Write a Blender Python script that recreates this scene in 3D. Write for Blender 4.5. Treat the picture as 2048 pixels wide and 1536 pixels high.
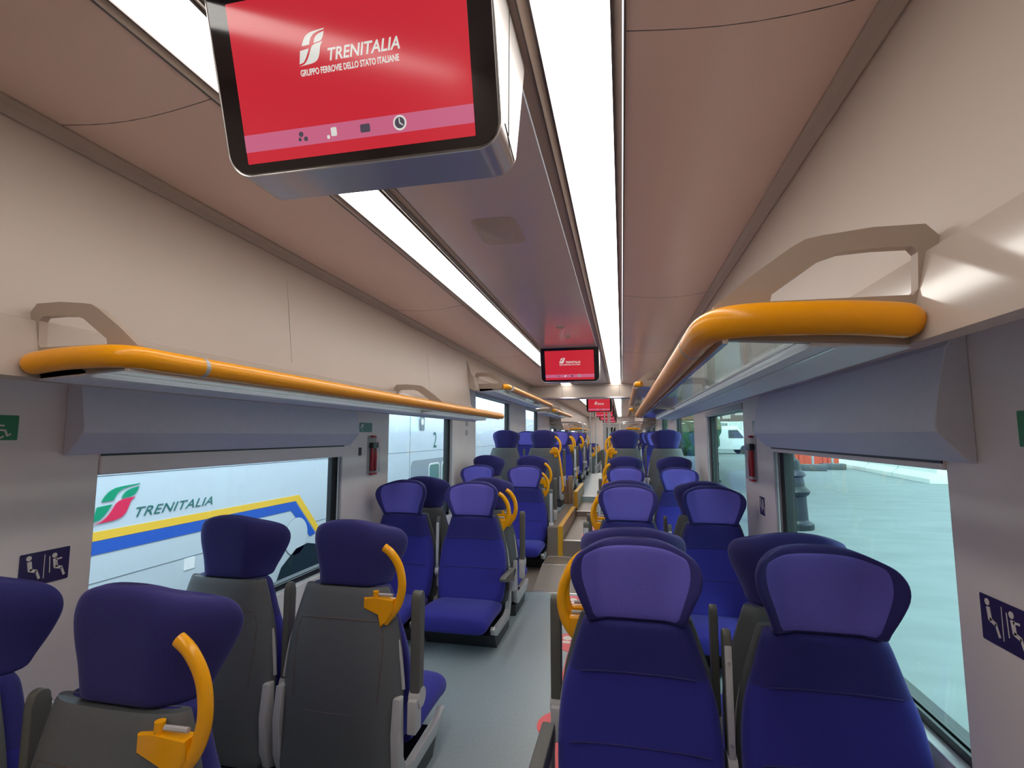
import bpy, bmesh, math, random
from mathutils import Vector, Matrix
PI = math.pi
random.seed(4)
for o in list(bpy.data.objects): bpy.data.objects.remove(o)
sc = bpy.context.scene
COL = sc.collection
# ---------------------------------------------------------------- camera
F = 1015.0
pitch = math.atan2(103, F); yaw = math.atan2(220, math.hypot(F, 103))
cd = bpy.data.cameras.new('camera'); cam = bpy.data.objects.new('camera', cd); COL.objects.link(cam)
cd.sensor_fit = 'HORIZONTAL'; cd.sensor_width = 36; cd.lens = 36 * F / 2048; cd.clip_start = .02; cd.clip_end = 500
cam.location = (.53, 0, 1.40); cam.rotation_euler = (PI / 2 + pitch, 0, yaw)
sc.camera = cam
# ---------------------------------------------------------------- world, sun, exposure
w = bpy.data.worlds.new('world'); sc.world = w; w.use_nodes = True
nt = w.node_tree; nt.nodes.clear()
wo = nt.nodes.new('ShaderNodeOutputWorld'); bg = nt.nodes.new('ShaderNodeBackground')
tc = nt.nodes.new('ShaderNodeTexCoord'); sp = nt.nodes.new('ShaderNodeSeparateXYZ')
rp = nt.nodes.new('ShaderNodeValToRGB'); nz = nt.nodes.new('ShaderNodeTexNoise'); mx = nt.nodes.new('ShaderNodeMixRGB')
rp.color_ramp.elements[0].color = (.90, .96, 1.0, 1); rp.color_ramp.elements[1].color = (.55, .72, .95, 1)
nz.inputs['Scale'].default_value = 2.2; nz.inputs['Detail'].default_value = 5
mx.inputs[2].default_value = (1, 1, 1, 1)
nt.links.new(tc.outputs['Generated'], sp.inputs[0]); nt.links.new(sp.outputs['Z'], rp.inputs[0])
nt.links.new(tc.outputs['Generated'], nz.inputs['Vector'])
nt.links.new(nz.outputs['Fac'], mx.inputs[0]); nt.links.new(rp.outputs[0], mx.inputs[1])
nt.links.new(mx.outputs[0], bg.inputs[0]); bg.inputs[1].default_value = 1.35
nt.links.new(bg.outputs[0], wo.inputs[0])
sd = bpy.data.lights.new('sun', 'SUN'); sd.energy = 1.2; sd.angle = math.radians(12); sd.color = (1, .98, .94)
sun = bpy.data.objects.new('sun', sd); COL.objects.link(sun); sun.rotation_euler = (math.radians(28), math.radians(24), 0)
sc.view_settings.view_transform = 'Standard'; sc.view_settings.look = 'None'
sc.view_settings.exposure = 1.25; sc.view_settings.gamma = 1; sc.view_settings.use_curve_mapping = False
STRIP = 3.0          # strength of the ceiling light diffusers

# ---------------------------------------------------------------- materials
def lin(c): return tuple(((v / 255) / 12.92 if v / 255 <= .04045 else (((v / 255) + .055) / 1.055) ** 2.4) for v in c)
MATS = {}
def mat(name, col, rough=.5, metal=0, spec=.5, noise=0, nscale=40, bump=0, bscale=200, emit=None, es=0, coat=0, stretch=None, col2=None, sheen=0):
    m = bpy.data.materials.new(name); m.use_nodes = True; n = m.node_tree.nodes; l = m.node_tree.links
    b = n['Principled BSDF']; b.inputs['Base Color'].default_value = (*col, 1); b.inputs['Roughness'].default_value = rough
    b.inputs['Metallic'].default_value = metal; b.inputs['Specular IOR Level'].default_value = spec
    if coat: b.inputs['Coat Weight'].default_value = coat; b.inputs['Coat Roughness'].default_value = .06
    if sheen: b.inputs['Sheen Weight'].default_value = sheen; b.inputs['Sheen Roughness'].default_value = .4; b.inputs['Sheen Tint'].default_value = (.5, .5, 1, 1)
    t = n.new('ShaderNodeTexCoord'); mp = n.new('ShaderNodeMapping'); l.new(t.outputs['Object'], mp.inputs[0])
    if stretch: mp.inputs['Scale'].default_value = stretch
    if noise or col2:
        x = n.new('ShaderNodeTexNoise'); x.inputs['Scale'].default_value = nscale; x.inputs['Detail'].default_value = 4
        l.new(mp.outputs[0], x.inputs['Vector'])
        r = n.new('ShaderNodeValToRGB'); r.color_ramp.elements[0].position = .3; r.color_ramp.elements[1].position = .7
        c2 = col2 or tuple(min(1, v * (1 + noise)) for v in col)
        c1 = col if col2 else tuple(v * (1 - noise) for v in col)
        r.color_ramp.elements[0].color = (*c1, 1); r.color_ramp.elements[1].color = (*c2, 1)
        l.new(x.outputs['Fac'], r.inputs[0]); l.new(r.outputs[0], b.inputs['Base Color'])
    if bump:
        y = n.new('ShaderNodeTexNoise'); y.inputs['Scale'].default_value = bscale; y.inputs['Detail'].default_value = 2
        l.new(mp.outputs[0], y.inputs['Vector'])
        bp = n.new('ShaderNodeBump'); bp.inputs['Strength'].default_value = bump; bp.inputs['Distance'].default_value = .002
        l.new(y.outputs['Fac'], bp.inputs['Height']); l.new(bp.outputs[0], b.inputs['Normal'])
    if emit: b.inputs['Emission Color'].default_value = (*emit, 1); b.inputs['Emission Strength'].default_value = es
    MATS[name] = m; return m
def glass(name, tint, refl=.12, rough=.02):
    m = bpy.data.materials.new(name); m.use_nodes = True; n = m.node_tree.nodes; l = m.node_tree.links; n.clear()
    o = n.new('ShaderNodeOutputMaterial'); t = n.new('ShaderNodeBsdfTransparent'); g = n.new('ShaderNodeBsdfGlossy'); x = n.new('ShaderNodeMixShader')
    t.inputs[0].default_value = (*tint, 1); g.inputs['Roughness'].default_value = rough
    fr = n.new('ShaderNodeLayerWeight'); fr.inputs[0].default_value = .5
    pw = n.new('ShaderNodeMath'); pw.operation = 'POWER'; pw.inputs[1].default_value = 5; l.new(fr.outputs['Facing'], pw.inputs[0])
    ma = n.new('ShaderNodeMath'); ma.operation = 'MULTIPLY_ADD'; ma.inputs[1].default_value = .6; ma.inputs[2].default_value = .02; l.new(pw.outputs[0], ma.inputs[0])
    l.new(ma.outputs[0], x.inputs[0]); l.new(t.outputs[0], x.inputs[1]); l.new(g.outputs[0], x.inputs[2]); l.new(x.outputs[0], o.inputs[0])
    MATS[name] = m; return m
cream = mat('cream_panel', lin((188, 173, 162)), .42, noise=.02, nscale=3)
fasc = mat('gloss_fascia', lin((190, 176, 165)), .13, spec=.5)
ceilm = mat('gloss_ceiling', lin((214, 198, 196)), .20, spec=.6, noise=.02, nscale=2)
ceilside = mat('satin_ceiling', lin((226, 196, 182)), .32, spec=.5, noise=.02, nscale=2)
wallm = mat('grey_wall', lin((240, 228, 224)), .42, noise=.03, nscale=3)
blindm = mat('grey_pelmet', lin((222, 220, 230)), .45, noise=.02)
floorm = mat('vinyl_floor', lin((140, 152, 156)), .32, spec=.5, noise=.05, nscale=60, bump=.06, bscale=300)
rampm = mat('brown_vinyl', lin((120, 106, 96)), .4, noise=.06, nscale=80, bump=.08)
alum = mat('aluminium', (.72, .70, .69), .28, metal=1)
alumd = mat('dark_trim', lin((96, 88, 86)), .4, metal=.3)
seam = mat('panel_joint', lin((96, 84, 78)), .6)
fab = mat('dark_blue_fabric', lin((40, 38, 138)), .85, noise=.10, nscale=260, bump=.35, bscale=700, sheen=.25)
fabd = mat('navy_fabric', lin((36, 34, 112)), .85, noise=.10, nscale=260, bump=.35, bscale=700, sheen=.2)
fabh = mat('headrest_fabric', lin((42, 38, 108)), .85, noise=.10, nscale=260, bump=.35, bscale=700, sheen=.25)
fabp = mat('violet_blue_fabric', lin((100, 92, 188)), .85, noise=.07, nscale=260, bump=.3, bscale=700, sheen=.2)
shell = mat('grey_seat_shell', lin((92, 95, 98)), .5, noise=.03, nscale=90, bump=.12, bscale=500)
framem = mat('light_grey_frame', lin((186, 184, 186)), .38)
dark = mat('dark_plastic', lin((52, 52, 54)), .5)
armm = mat('armrest_grey', lin((92, 92, 88)), .5, bump=.1)
yel = mat('yellow_plastic', lin((254, 176, 10)), .22, spec=.5)
yelr = mat('yellow_rail', lin((250, 166, 10)), .28, spec=.4)
brk = mat('taupe_bracket', lin((172, 154, 140)), .4)
white = mat('white_paint', (.85, .85, .85), .4)
black = mat('black_gasket', (.012, .014, .016), .4)
pane = glass('window_glass', (.72, .90, .89))
paneL = glass('window_glass_left', (.86, .96, .99))
shelfg = glass('shelf_glass', (.78, .86, .86), rough=.05)
clearp = glass('clear_cover', (.93, .93, .93))
bezel = mat('screen_bezel', (.012, .008, .009), .08, spec=.6)
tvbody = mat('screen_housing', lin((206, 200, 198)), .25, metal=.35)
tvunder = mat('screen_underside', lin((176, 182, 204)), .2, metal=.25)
red = mat('red_display', (.10, .004, .006), .12, emit=lin((196, 40, 54)), es=.38)
pink = mat('pink_display', (.10, .03, .06), .12, emit=lin((200, 100, 132)), es=.36)
lgrey = mat('pale_display', (.2, .2, .2), .15, emit=lin((226, 226, 220)), es=.32)
dgrey = mat('grey_display', (.04, .04, .05), .15, emit=lin((90, 80, 98)), es=.22)
diff = mat('light_diffuser', (.9, .9, .9), .5, emit=(1.0, .965, .90), es=STRIP)
redt = mat('red_floor_sticker', lin((226, 62, 72)), .35)
whs = mat('white_sticker', lin((232, 222, 214)), .4)
green = mat('green_sticker', lin((30, 132, 84)), .4)
gteal = mat('teal_sticker', lin((84, 132, 122)), .35)
navy = mat('navy_sticker', lin((52, 38, 88)), .35)
redp = mat('red_plastic', lin((200, 30, 48)), .35)
wood = mat('tan_panel', lin((150, 124, 96)), .35, noise=.05, nscale=20)
mustard = mat('mustard_edge', lin((206, 150, 30)), .4)
# ---------------------------------------------------------------- mesh helpers
def link(name, bm, m, parent=None, smooth=True, angle=35, loc=(0, 0, 0)):
    bmesh.ops.remove_doubles(bm, verts=bm.verts, dist=1e-6)
    bmesh.ops.recalc_face_normals(bm, faces=bm.faces)
    me = bpy.data.meshes.new(name); bm.to_mesh(me); bm.free()
    for mm in (m if isinstance(m, (list, tuple)) else [m]): me.materials.append(mm)
    if smooth:
        for p in me.polygons: p.use_smooth = True
        me.set_sharp_from_angle(angle=math.radians(angle))
    o = bpy.data.objects.new(name, me); COL.objects.link(o); o.location = loc
    if parent: o.parent = parent
    return o
def tag(o, label=None, cat=None, group=None, kind=None):
    if label: o['label'] = label
    if cat: o['category'] = cat
    if group: o['group'] = group
    if kind: o['kind'] = kind
    return o
def empty(name, loc=(0, 0, 0), rz=0, **k):
    o = bpy.data.objects.new(name, None); o.empty_display_size = .1; COL.objects.link(o)
    o.location = loc; o.rotation_euler = (0, 0, rz); return tag(o, **k)
def box(bm, x0, x1, y0, y1, z0, z1, r=0, seg=2, mi=0):
    x0, x1 = sorted((x0, x1)); y0, y1 = sorted((y0, y1)); z0, z1 = sorted((z0, z1))
    v = [bm.verts.new(p) for p in [(x0, y0, z0), (x1, y0, z0), (x1, y1, z0), (x0, y1, z0), (x0, y0, z1), (x1, y0, z1), (x1, y1, z1), (x0, y1, z1)]]
    fs = [bm.faces.new([v[i] for i in q]) for q in [(3, 2, 1, 0), (4, 5, 6, 7), (0, 1, 5, 4), (1, 2, 6, 5), (2, 3, 7, 6), (3, 0, 4, 7)]]
    for f in fs: f.material_index = mi
    if r:
        es = list({e for f in fs for e in f.edges})
        bmesh.ops.bevel(bm, geom=es, offset=r, segments=seg, affect='EDGES', profile=.5)
def prism(bm, poly, axis, a, b, r=0, mi=0):
    """poly: 2D points in the plane across axis ('x': (y,z), 'y': (x,z), 'z': (x,y))"""
    def P(p, t): return {'x': (t, p[0], p[1]), 'y': (p[0], t, p[1]), 'z': (p[0], p[1], t)}[axis]
    A = [bm.verts.new(P(p, a)) for p in poly]; B = [bm.verts.new(P(p, b)) for p in poly]; n = len(poly)
    fs = [bm.faces.new(A), bm.faces.new(B[::-1])]
    for i in range(n): fs.append(bm.faces.new([A[(i + 1) % n], A[i], B[i], B[(i + 1) % n]]))
    for f in fs: f.material_index = mi
    if r:
        es = list(fs[0].edges) + list(fs[1].edges)
        bmesh.ops.bevel(bm, geom=es, offset=r, segments=2, affect='EDGES', profile=.5)
def tube(bm, pts, r, seg=12, ry=None, up=None, cap=True):
    """r radius (list ok); ry second radius for flattened tubes along 'up'"""
    pts = [Vector(p) for p in pts]; n = len(pts); rings = []
    R = r if isinstance(r, (list, tuple)) else [r] * n
    u = Vector(up) if up else None
    for i, p in enumerate(pts):
        t = (pts[min(i + 1, n - 1)] - pts[max(i - 1, 0)]).normalized()
        if u is None: u = Vector((0, 0, 1)) if abs(t.z) < .9 else Vector((1, 0, 0))
        s = t.cross(u).normalized(); uu = s.cross(t).normalized()
        if up is None: u = uu
        ring = []
        for k in range(seg):
            a = 2 * PI * k / seg; k2 = (ry / r if ry and not isinstance(r, (list, tuple)) else 1)
            ring.append(bm.verts.new(p + s * math.cos(a) * R[i] + uu * math.sin(a) * R[i] * k2))
        rings.append(ring)
    for i in range(n - 1):
        for k in range(seg): bm.faces.new([rings[i][k], rings[i][(k + 1) % seg], rings[i + 1][(k + 1) % seg], rings[i + 1][k]])
    if cap: bm.faces.new(rings[0][::-1]); bm.faces.new(rings[-1])
def cyl(bm, a, b, r, seg=20): tube(bm, [a, b], r, seg)
def smoothpts(P, sub=4):
    out = []
    for i in range(len(P) - 1):
        p0 = P[max(i - 1, 0)]; p1 = P[i]; p2 = P[i + 1]; p3 = P[min(i + 2, len(P) - 1)]
        for k in range(sub):
            t = k / sub
            out.append(tuple(.5 * (2 * b + (c - a) * t + (2 * a - 5 * b + 4 * c - d) * t * t + (3 * b - a - 3 * c + d) * t ** 3) for a, b, c, d in zip(p0, p1, p2, p3)))
    out.append(tuple(P[-1])); return out
def puff(bm, levels, nu=18, p=5, sub=3, swap=False, xc=0, arch=0, wf=lambda a: a ** 3):
    """levels: (height, half width, mid depth, thickness, wing); swap: height runs along y, depth along z"""
    L = smoothpts(levels, sub); rings = []
    for (h, wd, ym, t, wing) in L:
        ring = []
        for side in (0, 1):
            for k in range(nu + 1):
                q = -1 + 2 * k / nu; u = math.sin(q * PI / 2) if side == 0 else -math.sin(q * PI / 2)
                if side == 1 and k in (0, nu): continue
                s = max(0, 1 - abs(u) ** p) ** .5
                yc = ym - wing * wf(abs(u)); y = yc + (t / 2 * s if side else -t / 2 * s)
                x = xc + wd * u
                hh = h - arch * abs(u) ** 2.6 * ((h - L[0][0]) / (L[-1][0] - L[0][0])) ** 2
                ring.append(bm.verts.new((x, hh, y) if swap else (x, y, hh)))
        rings.append(ring)
    n = len(rings[0])
    for i in range(len(rings) - 1):
        for k in range(n): bm.faces.new([rings[i][k], rings[i][(k + 1) % n], rings[i + 1][(k + 1) % n], rings[i + 1][k]])
    bm.faces.new(rings[0][::-1]); bm.faces.new(rings[-1])
def rrect(x0, x1, y0, y1, r, seg=6, rs=None):
    rs = rs or (r, r, r, r); out = []
    for (cx, cy, a0, rr) in ((x0, y0, PI, rs[0]), (x1, y0, 1.5 * PI, rs[1]), (x1, y1, 0, rs[2]), (x0, y1, .5 * PI, rs[3])):
        if rr <= 0: out.append((cx, cy)); continue
        ox = cx + (rr if cx == x0 else -rr); oy = cy + (rr if cy == y0 else -rr)
        for k in range(seg + 1):
            a = a0 + PI / 2 * k / seg; out.append((ox + rr * math.cos(a), oy + rr * math.sin(a)))
    return out
def copy_tree(o, parent=None):
    c = o.copy(); COL.objects.link(c)
    if parent: c.parent = parent
    for ch in o.children: copy_tree(ch, c)
    return c
def text_mesh(name, s, size, m, parent, M, shear=0, ext=.0006, spacing=1, bold=.0, align='LEFT', sx=1):
    cu = bpy.data.curves.new(name, 'FONT'); cu.body = s; cu.size = size; cu.shear = shear; cu.extrude = ext; cu.space_character = spacing
    cu.offset = bold; cu.align_x = align; cu.resolution_u = 3
    t = bpy.data.objects.new(name, cu); COL.objects.link(t)
    dg = bpy.context.evaluated_depsgraph_get(); me = bpy.data.meshes.new_from_object(t.evaluated_get(dg))
    bpy.data.objects.remove(t); bpy.data.curves.remove(cu)
    me.transform(Matrix.Diagonal((sx, 1, 1, 1))); me.transform(M); me.materials.clear(); me.materials.append(m)
    o = bpy.data.objects.new(name, me); COL.objects.link(o)
    if parent: o.parent = parent
    return o
def flat(name, polys, m, parent, M, t=.0008):
    """polys in a local uv plane, mapped by M, thickness t along the local z"""
    bm = bmesh.new()
    for p in polys:
        try: prism(bm, p, 'z', 0, t)
        except Exception: pass
    bmesh.ops.transform(bm, matrix=M, verts=bm.verts)
    return link(name, bm, m, parent, smooth=False)
def circ(x, y, r, n=20, sx=1): return [(x + r * sx * math.cos(2 * PI * k / n), y + r * math.sin(2 * PI * k / n)) for k in range(n)]
def frame_M(o, u, v):
    u = Vector(u).normalized(); v = Vector(v).normalized(); n = u.cross(v)
    return Matrix(((u.x, v.x, n.x, o[0]), (u.y, v.y, n.y, o[1]), (u.z, v.z, n.z, o[2]), (0, 0, 0, 1)))
LOGO_RAW = dict(
    ul=[(655, 265), (660, 248), (667, 232), (680, 210), (692, 199), (707, 190), (725, 185), (745, 182), (805, 175), (804, 181), (760, 190), (742, 197), (728, 207), (716, 222), (708, 242), (702, 262)],
    ur=[(732, 258), (737, 238), (744, 224), (754, 213), (768, 204), (803, 194), (799, 212), (793, 228), (784, 243), (775, 251)],
    lr=[(625, 391), (645, 387), (660, 380), (672, 368), (684, 350), (694, 330), (704, 305), (712, 285), (722, 272), (738, 264), (790, 256), (779, 268), (771, 284), (766, 304), (760, 330), (752, 352), (740, 370), (722, 380), (700, 385), (660, 388)],
    ll=[(640, 293), (697, 286), (688, 308), (677, 332), (666, 352), (654, 369), (627, 377), (632, 345)])
def logo(k): return [((x - 625) / 216, (391 - y) / 216) for x, y in LOGO_RAW[k]]
def scalepts(P, s, ox=0, oy=0, sx=1): return [(ox + x * s * sx, oy + y * s) for x, y in P]

# ================================================================ SHELL
XW = 1.40; ZC = 2.33; Y0 = -1.6; Y1 = 26.0; YB = 9.2
def struct(o): o['kind'] = 'structure'; return o
# floor levels
bm = bmesh.new()
box(bm, -1.5, 1.5, Y0, 4.66, -.06, 0)
for sx in (-1, 1):
    xa = -.29 if sx < 0 else .285
    box(bm, xa, sx * 1.5, 4.66, 5.97, -.06, 0); box(bm, xa, sx * 1.5, 5.97, 6.72, -.06, .10)
    box(bm, xa, sx * 1.5, 6.72, 13.7, -.06, .42)
box(bm, -.175, .285, 8.38, 13.7, -.06, .42)
box(bm, -1.5, 1.5, 13.7, Y1, -.06, .05)
box(bm, -.29, -.175, 8.39, 13.7, -.06, .40); FL = struct(link('floor', bm, floorm, smooth=False))
bm = bmesh.new(); box(bm, -1.35, -.29, 4.66, 5.96, 0, .003); box(bm, .285, 1.35, 4.66, 5.96, 0, .003); tag(link('floor_covering', bm, rampm, FL, smooth=False), 'brown floor covering beside the ramp')
bm = bmesh.new()
prism(bm, [(4.66, -.05), (4.66, .0), (5.25, .10), (5.634, .10), (5.634, .265), (7.264, .265), (7.264, .345), (8.38, .345), (8.38, -.05)], 'x', -.12, .285)
prism(bm, [(4.66, -.05), (4.66, .0), (5.25, .10), (5.64, .10), (5.64, -.05)], 'x', -.29, -.12); box(bm, -.29, -.178, 5.645, 8.38, -.05, .40)
ramp = tag(link('stepped_ramp', bm, rampm, smooth=False), 'brown vinyl ramp and steps climbing along the aisle to the raised floor', 'ramp')
for k, (y, z) in enumerate(((4.66, .0), (5.25, .10), (5.60, .10), (5.634, .265), (7.23, .265), (7.264, .345), (8.38, .42))):
    bm = bmesh.new(); box(bm, -.119 if y > 5.62 else -.285, .283, y, y + .045, z + .0005, z + .005, .0015)
    link('step_nosing', bm, alum, ramp, smooth=False)

# lower walls with window openings
WIN = [(1.59, 3.28, .50, 1.31), (4.00, 5.66, .50, 1.62), (6.62, 8.80, .60, 1.98), (10.3, 11.9, .9, 1.98), (14.2, 15.4, .5, 1.62), (16.6, 18.6, .5, 1.62), (20, 22.4, .5, 1.62)]
def wins(s): return [((1.56 if s < 0 else 1.63) if i == 0 else a, b, c, (1.30 if s < 0 else 1.33) if i == 0 else d) for i, (a, b, c, d) in enumerate(WIN)]
def wall(side):
    s = -1 if side == 'left' else 1
    bm = bmesh.new(); ys = Y0
    for (a, b, z0, z1) in wins(s):
        box(bm, s * XW, s * 1.5, ys, a, -.06, ZC + .05); box(bm, s * XW, s * 1.5, a, b, -.06, z0); box(bm, s * XW, s * 1.5, a, b, z1, ZC + .05); ys = b
    box(bm, s * XW, s * 1.5, ys, Y1, -.06, ZC + .05)
    W = struct(link('wall_' + side, bm, wallm, smooth=False))
    # upper cream panel over the racks, in two heights
    for (ya, yb, dz) in ((Y0, 5.30, 0), (5.30, 13.8, .335), (13.8, Y1, 0)):
        bm = bmesh.new(); z = dz
        prof = [(1.395, 1.70 + z), (1.02, 1.545 + z), (1.012, 1.555 + z), (1.02, 1.60 + z), (1.035, 1.66 + z), (1.047, 1.715 + z), (1.066, 1.722 + z), (1.07, 1.74 + z), (1.10, 2.0 + z * .5), (1.125, 2.22), (1.13, 2.34), (1.395, 2.34)]
        prism(bm, [(s * x, zz) for x, zz in prof], 'y', ya, yb)
        for f in bm.faces:
            c = f.calc_center_median()
            if c.z < 1.716 + z and abs(c.x) < 1.06: f.material_index = 1
            if c.z < 1.66 + z and abs(c.x) > 1.1: f.material_index = 2
        tag(link('upper_panel', bm, [cream, fasc, wallm], W, angle=25), 'cream upper wall panel')
    bm = bmesh.new()
    for y in ((2.22,) if s < 0 else (2.75,)) + (4.1,): 
        tube(bm, [(s * 1.0735, y, 1.76), (s * 1.1005, y, 2.0), (s * 1.1265, y, 2.22), (s * 1.130, y, 2.3)], .0016, 6)
    link('panel_joint', bm, seam, W)
    # joint cover between wall panel and ceiling
    bm = bmesh.new()
    prism(bm, [(s * 1.085, 2.316), (s * 1.085, 2.334), (s * 1.14, 2.334), (s * 1.14, 2.29), (s * 1.122, 2.285), (s * 1.108, 2.306)], 'y', Y0, Y1)
    struct(link('trim_1' if s < 0 else 'trim_2', bm, brk, smooth=False))
    return W
WL = wall('left'); WR = wall('right')
# ceiling: side panels, centre channel, seams
bm = bmesh.new()
def ceil_poly(pts, mi): 
    up = [(x, z + .04) for x, z in pts[::-1]]; prism(bm, pts + up, 'y', Y0, Y1, mi=mi)
for s in (-1, 1):
    pts = [(1.13 - .575 * k / 8, ZC + .0 - .028 * math.sin(PI * k / 8)) for k in range(9)]
    ceil_poly([(s * x, z) for x, z in pts], 0)
    ceil_poly([(s * .55, ZC - .008), (s * .525, ZC + .004)], 2)
    ceil_poly([(s * .355, ZC + .004), (s * .33, ZC - .010)], 2)
    ceil_poly([(s * .325, ZC + .004), (s * .29, ZC - .004)], 2)
    ceil_poly([(s * .53, ZC + .03), (s * .35, ZC + .03)], 2)
ceil_poly([(-.285, ZC), (.285, ZC)], 1)
struct(link('ceiling', bm, [ceilside, ceilm, brk], angle=25))
bm = bmesh.new()
for s in (-1, 1):
    for y in (1.115, 3.4, 5.7, 8.0): tube(bm, [(s * (1.10 - .54 * k / 8), y, ZC - .0275 * math.sin(PI * (k * .94 + .43) / 8)) for k in range(9)], .0014, 6)
    for x in (.556, .328): tube(bm, [(s * x, Y0, ZC - .006), (s * x, Y1, ZC - .006)], .0028, 6)
struct(link('trim_3', bm, alumd))
# light diffusers
for s in (-1, 1):
    side = 'left' if s < 0 else 'right'
    for (a, b, nm) in ((Y0, YB - .02, 'in the near section'), (YB + .13, 25.5, 'past the bulkhead')):
        r = empty('ceiling_light', (s * .44, (a + b) / 2, ZC), label=f'white light strip on the {side} of the ceiling, {nm}', cat='ceiling light', group='ceiling light strips')
        n = max(1, round((b - a) / 2.2)); L = (b - a) / n
        for k in range(n):
            bm = bmesh.new(); ya = a + k * L - (a + b) / 2
            box(bm, -.084, .084, ya + .001, ya + L - .001, -.001, .012, .003, 1); link('light_diffuser', bm, diff, r)
        bm = bmesh.new()
        for q in (-1, 1): box(bm, q * .084, q * .090, a - (a + b) / 2, b - (a + b) / 2, -.003, .012)
        link('light_frame', bm, alumd, r, smooth=False)
# bulkhead lintel
bm = bmesh.new(); prism(bm, [(-1.13, ZC + .02), (-1.13, 1.9), (-.99, 1.9), (-.93, 2.02), (-.84, 2.06), (.84, 2.06), (.93, 2.02), (.99, 1.9), (1.13, 1.9), (1.13, ZC + .02)], 'y', YB, YB + .10)
BH = struct(link('wall_back', bm, cream, smooth=False))
bm = bmesh.new(); tube(bm, smoothpts([(-1.0, YB - .012, 1.9), (-.975, YB - .012, 1.95), (-.93, YB - .012, 2.03), (-.84, YB - .012, 2.066), (0, YB - .012, 2.068), (.84, YB - .012, 2.066), (.93, YB - .012, 2.03), (.975, YB - .012, 1.95), (1.0, YB - .012, 1.9)], 5), .022, 10)
tag(link('edge_tube', bm, alum, BH), 'satin metal tube along the lower edge')
bm = bmesh.new(); box(bm, -.52, -.516, YB - .002, YB, 2.09, ZC - .03); box(bm, .50, .504, YB - .002, YB, 2.09, ZC - .03); box(bm, -1.1, 1.1, YB - .003, YB, 2.285, 2.289)
link('panel_joint', bm, seam, BH, smooth=False)
# end wall far away and wall behind the camera
bm = bmesh.new(); box(bm, -1.5, -.40, Y1, Y1 + .1, -.06, ZC + .05); box(bm, .40, 1.5, Y1, Y1 + .1, -.06, ZC + .05); box(bm, -.40, .40, Y1, Y1 + .1, 2.0, ZC + .05)
struct(link('wall_far', bm, wallm, smooth=False))
bm = bmesh.new(); box(bm, -.40, .40, Y1 + .02, Y1 + .06, .05, 2.0)
D = struct(link('door_1', bm, framem, smooth=False))
bm = bmesh.new(); box(bm, -.22, .22, Y1 + .005, Y1 + .018, .9, 1.8, .004); link('door_glass', bm, bezel, D)
bm = bmesh.new(); box(bm, -1.5, 1.5, Y0 - .1, Y0, -.06, ZC + .05); struct(link('wall_front', bm, cream, smooth=False))
# baseboards
for s, nm in ((-1, 'left'), (1, 'right')):
    bm = bmesh.new(); prism(bm, [(s * 1.398, .0), (s * 1.398, .16), (s * 1.375, .15), (s * 1.35, .0)], 'y', Y0, 5.95)
    struct(link('baseboard_' + nm, bm, alumd, smooth=False))
# windows
wi = 0
for s in (-1, 1):
    for i, (a, b, z0, z1) in enumerate(wins(s)[:6]):
        wi += 1
        W = empty(f'window_{wi}', (s * 1.45, (a + b) / 2, z0), kind='structure'); yc = (a + b) / 2
        bm = bmesh.new(); box(bm, -.004, .004, a - yc + .004, b - yc - .004, .004, z1 - z0 - .004); link('pane', bm, paneL if s < 0 else pane, W, smooth=False)
        # gasket ring inside reveal
        bm = bmesh.new(); o = rrect(a - yc, b - yc, 0, z1 - z0, .001, 2); inn = rrect(a - yc + .03, b - yc - .06, .03, z1 - z0 - .025, .05, 5)
        g = [(a - yc, a - yc + .028, 0, z1 - z0), (b - yc - .075, b - yc, 0, z1 - z0), (a - yc, b - yc, 0, .035), (a - yc, b - yc, z1 - z0 - .028, z1 - z0)]
        for (p, q, c, d) in g: box(bm, -s * .016, -s * .006, p, q, c, d); box(bm, s * .006, s * .054, max(p, q - .012) if p > 0 else p, q if p > 0 or q > .5 else p + .012, c, d)
        link('gasket', bm, black, W, smooth=False)
        bm = bmesh.new(); t = -s * .044
        for (p, q, c, d) in ((b - yc - .012, b - yc + .012, -.01, z1 - z0 + .01), (b - yc - .045, b - yc - .035, 0, z1 - z0)):
            box(bm, t - .004, t + .004, p, q, c, d, .002, 1)
        link('guide_rail', bm, framem, W)
        bm = bmesh.new(); box(bm, -s * .050 - .006, s * .0, a - yc + .001, b - yc - .001, -.001, .006, .002, 1); link('window_sill', bm, framem, W)
        if i == 0:    # rolled blind with its pelmet
            bm = bmesh.new()
            pf = [(.0, .365), (.028, .362), (.05, .33), (.072, .22), (.088, .13), (.086, .11), (.02, .032), (.0, .03)]
            prism(bm, [(-s * (.05 + x), .80 + z) for x, z in pf], 'y', (1.43 if s < 0 else 1.50) - yc, b - yc + .07, .004)
            link('blind_pelmet', bm, blindm, W, angle=20)
            bm = bmesh.new(); box(bm, -s * .040, -s * .058, a - yc + .002, b - yc - .002, (.752 if s < 0 else .805), .835, .004, 1); link('blind_bottom_bar', bm, wallm, W)
            bm = bmesh.new(); box(bm, -s * .0585, -s * .062, a - yc, b - yc, .823, .831); link('painted_gap_shade', bm, black, W, smooth=False)  # black strip standing in for the shade in the gap under the pelmet
        else:
            bm = bmesh.new(); box(bm, -s * .03, -s * .062, a - yc - .01, b - yc + .01, z1 - z0 - .03, z1 - z0 + .02, .006, 2); link('blind_bottom_bar', bm, framem, W)

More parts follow.
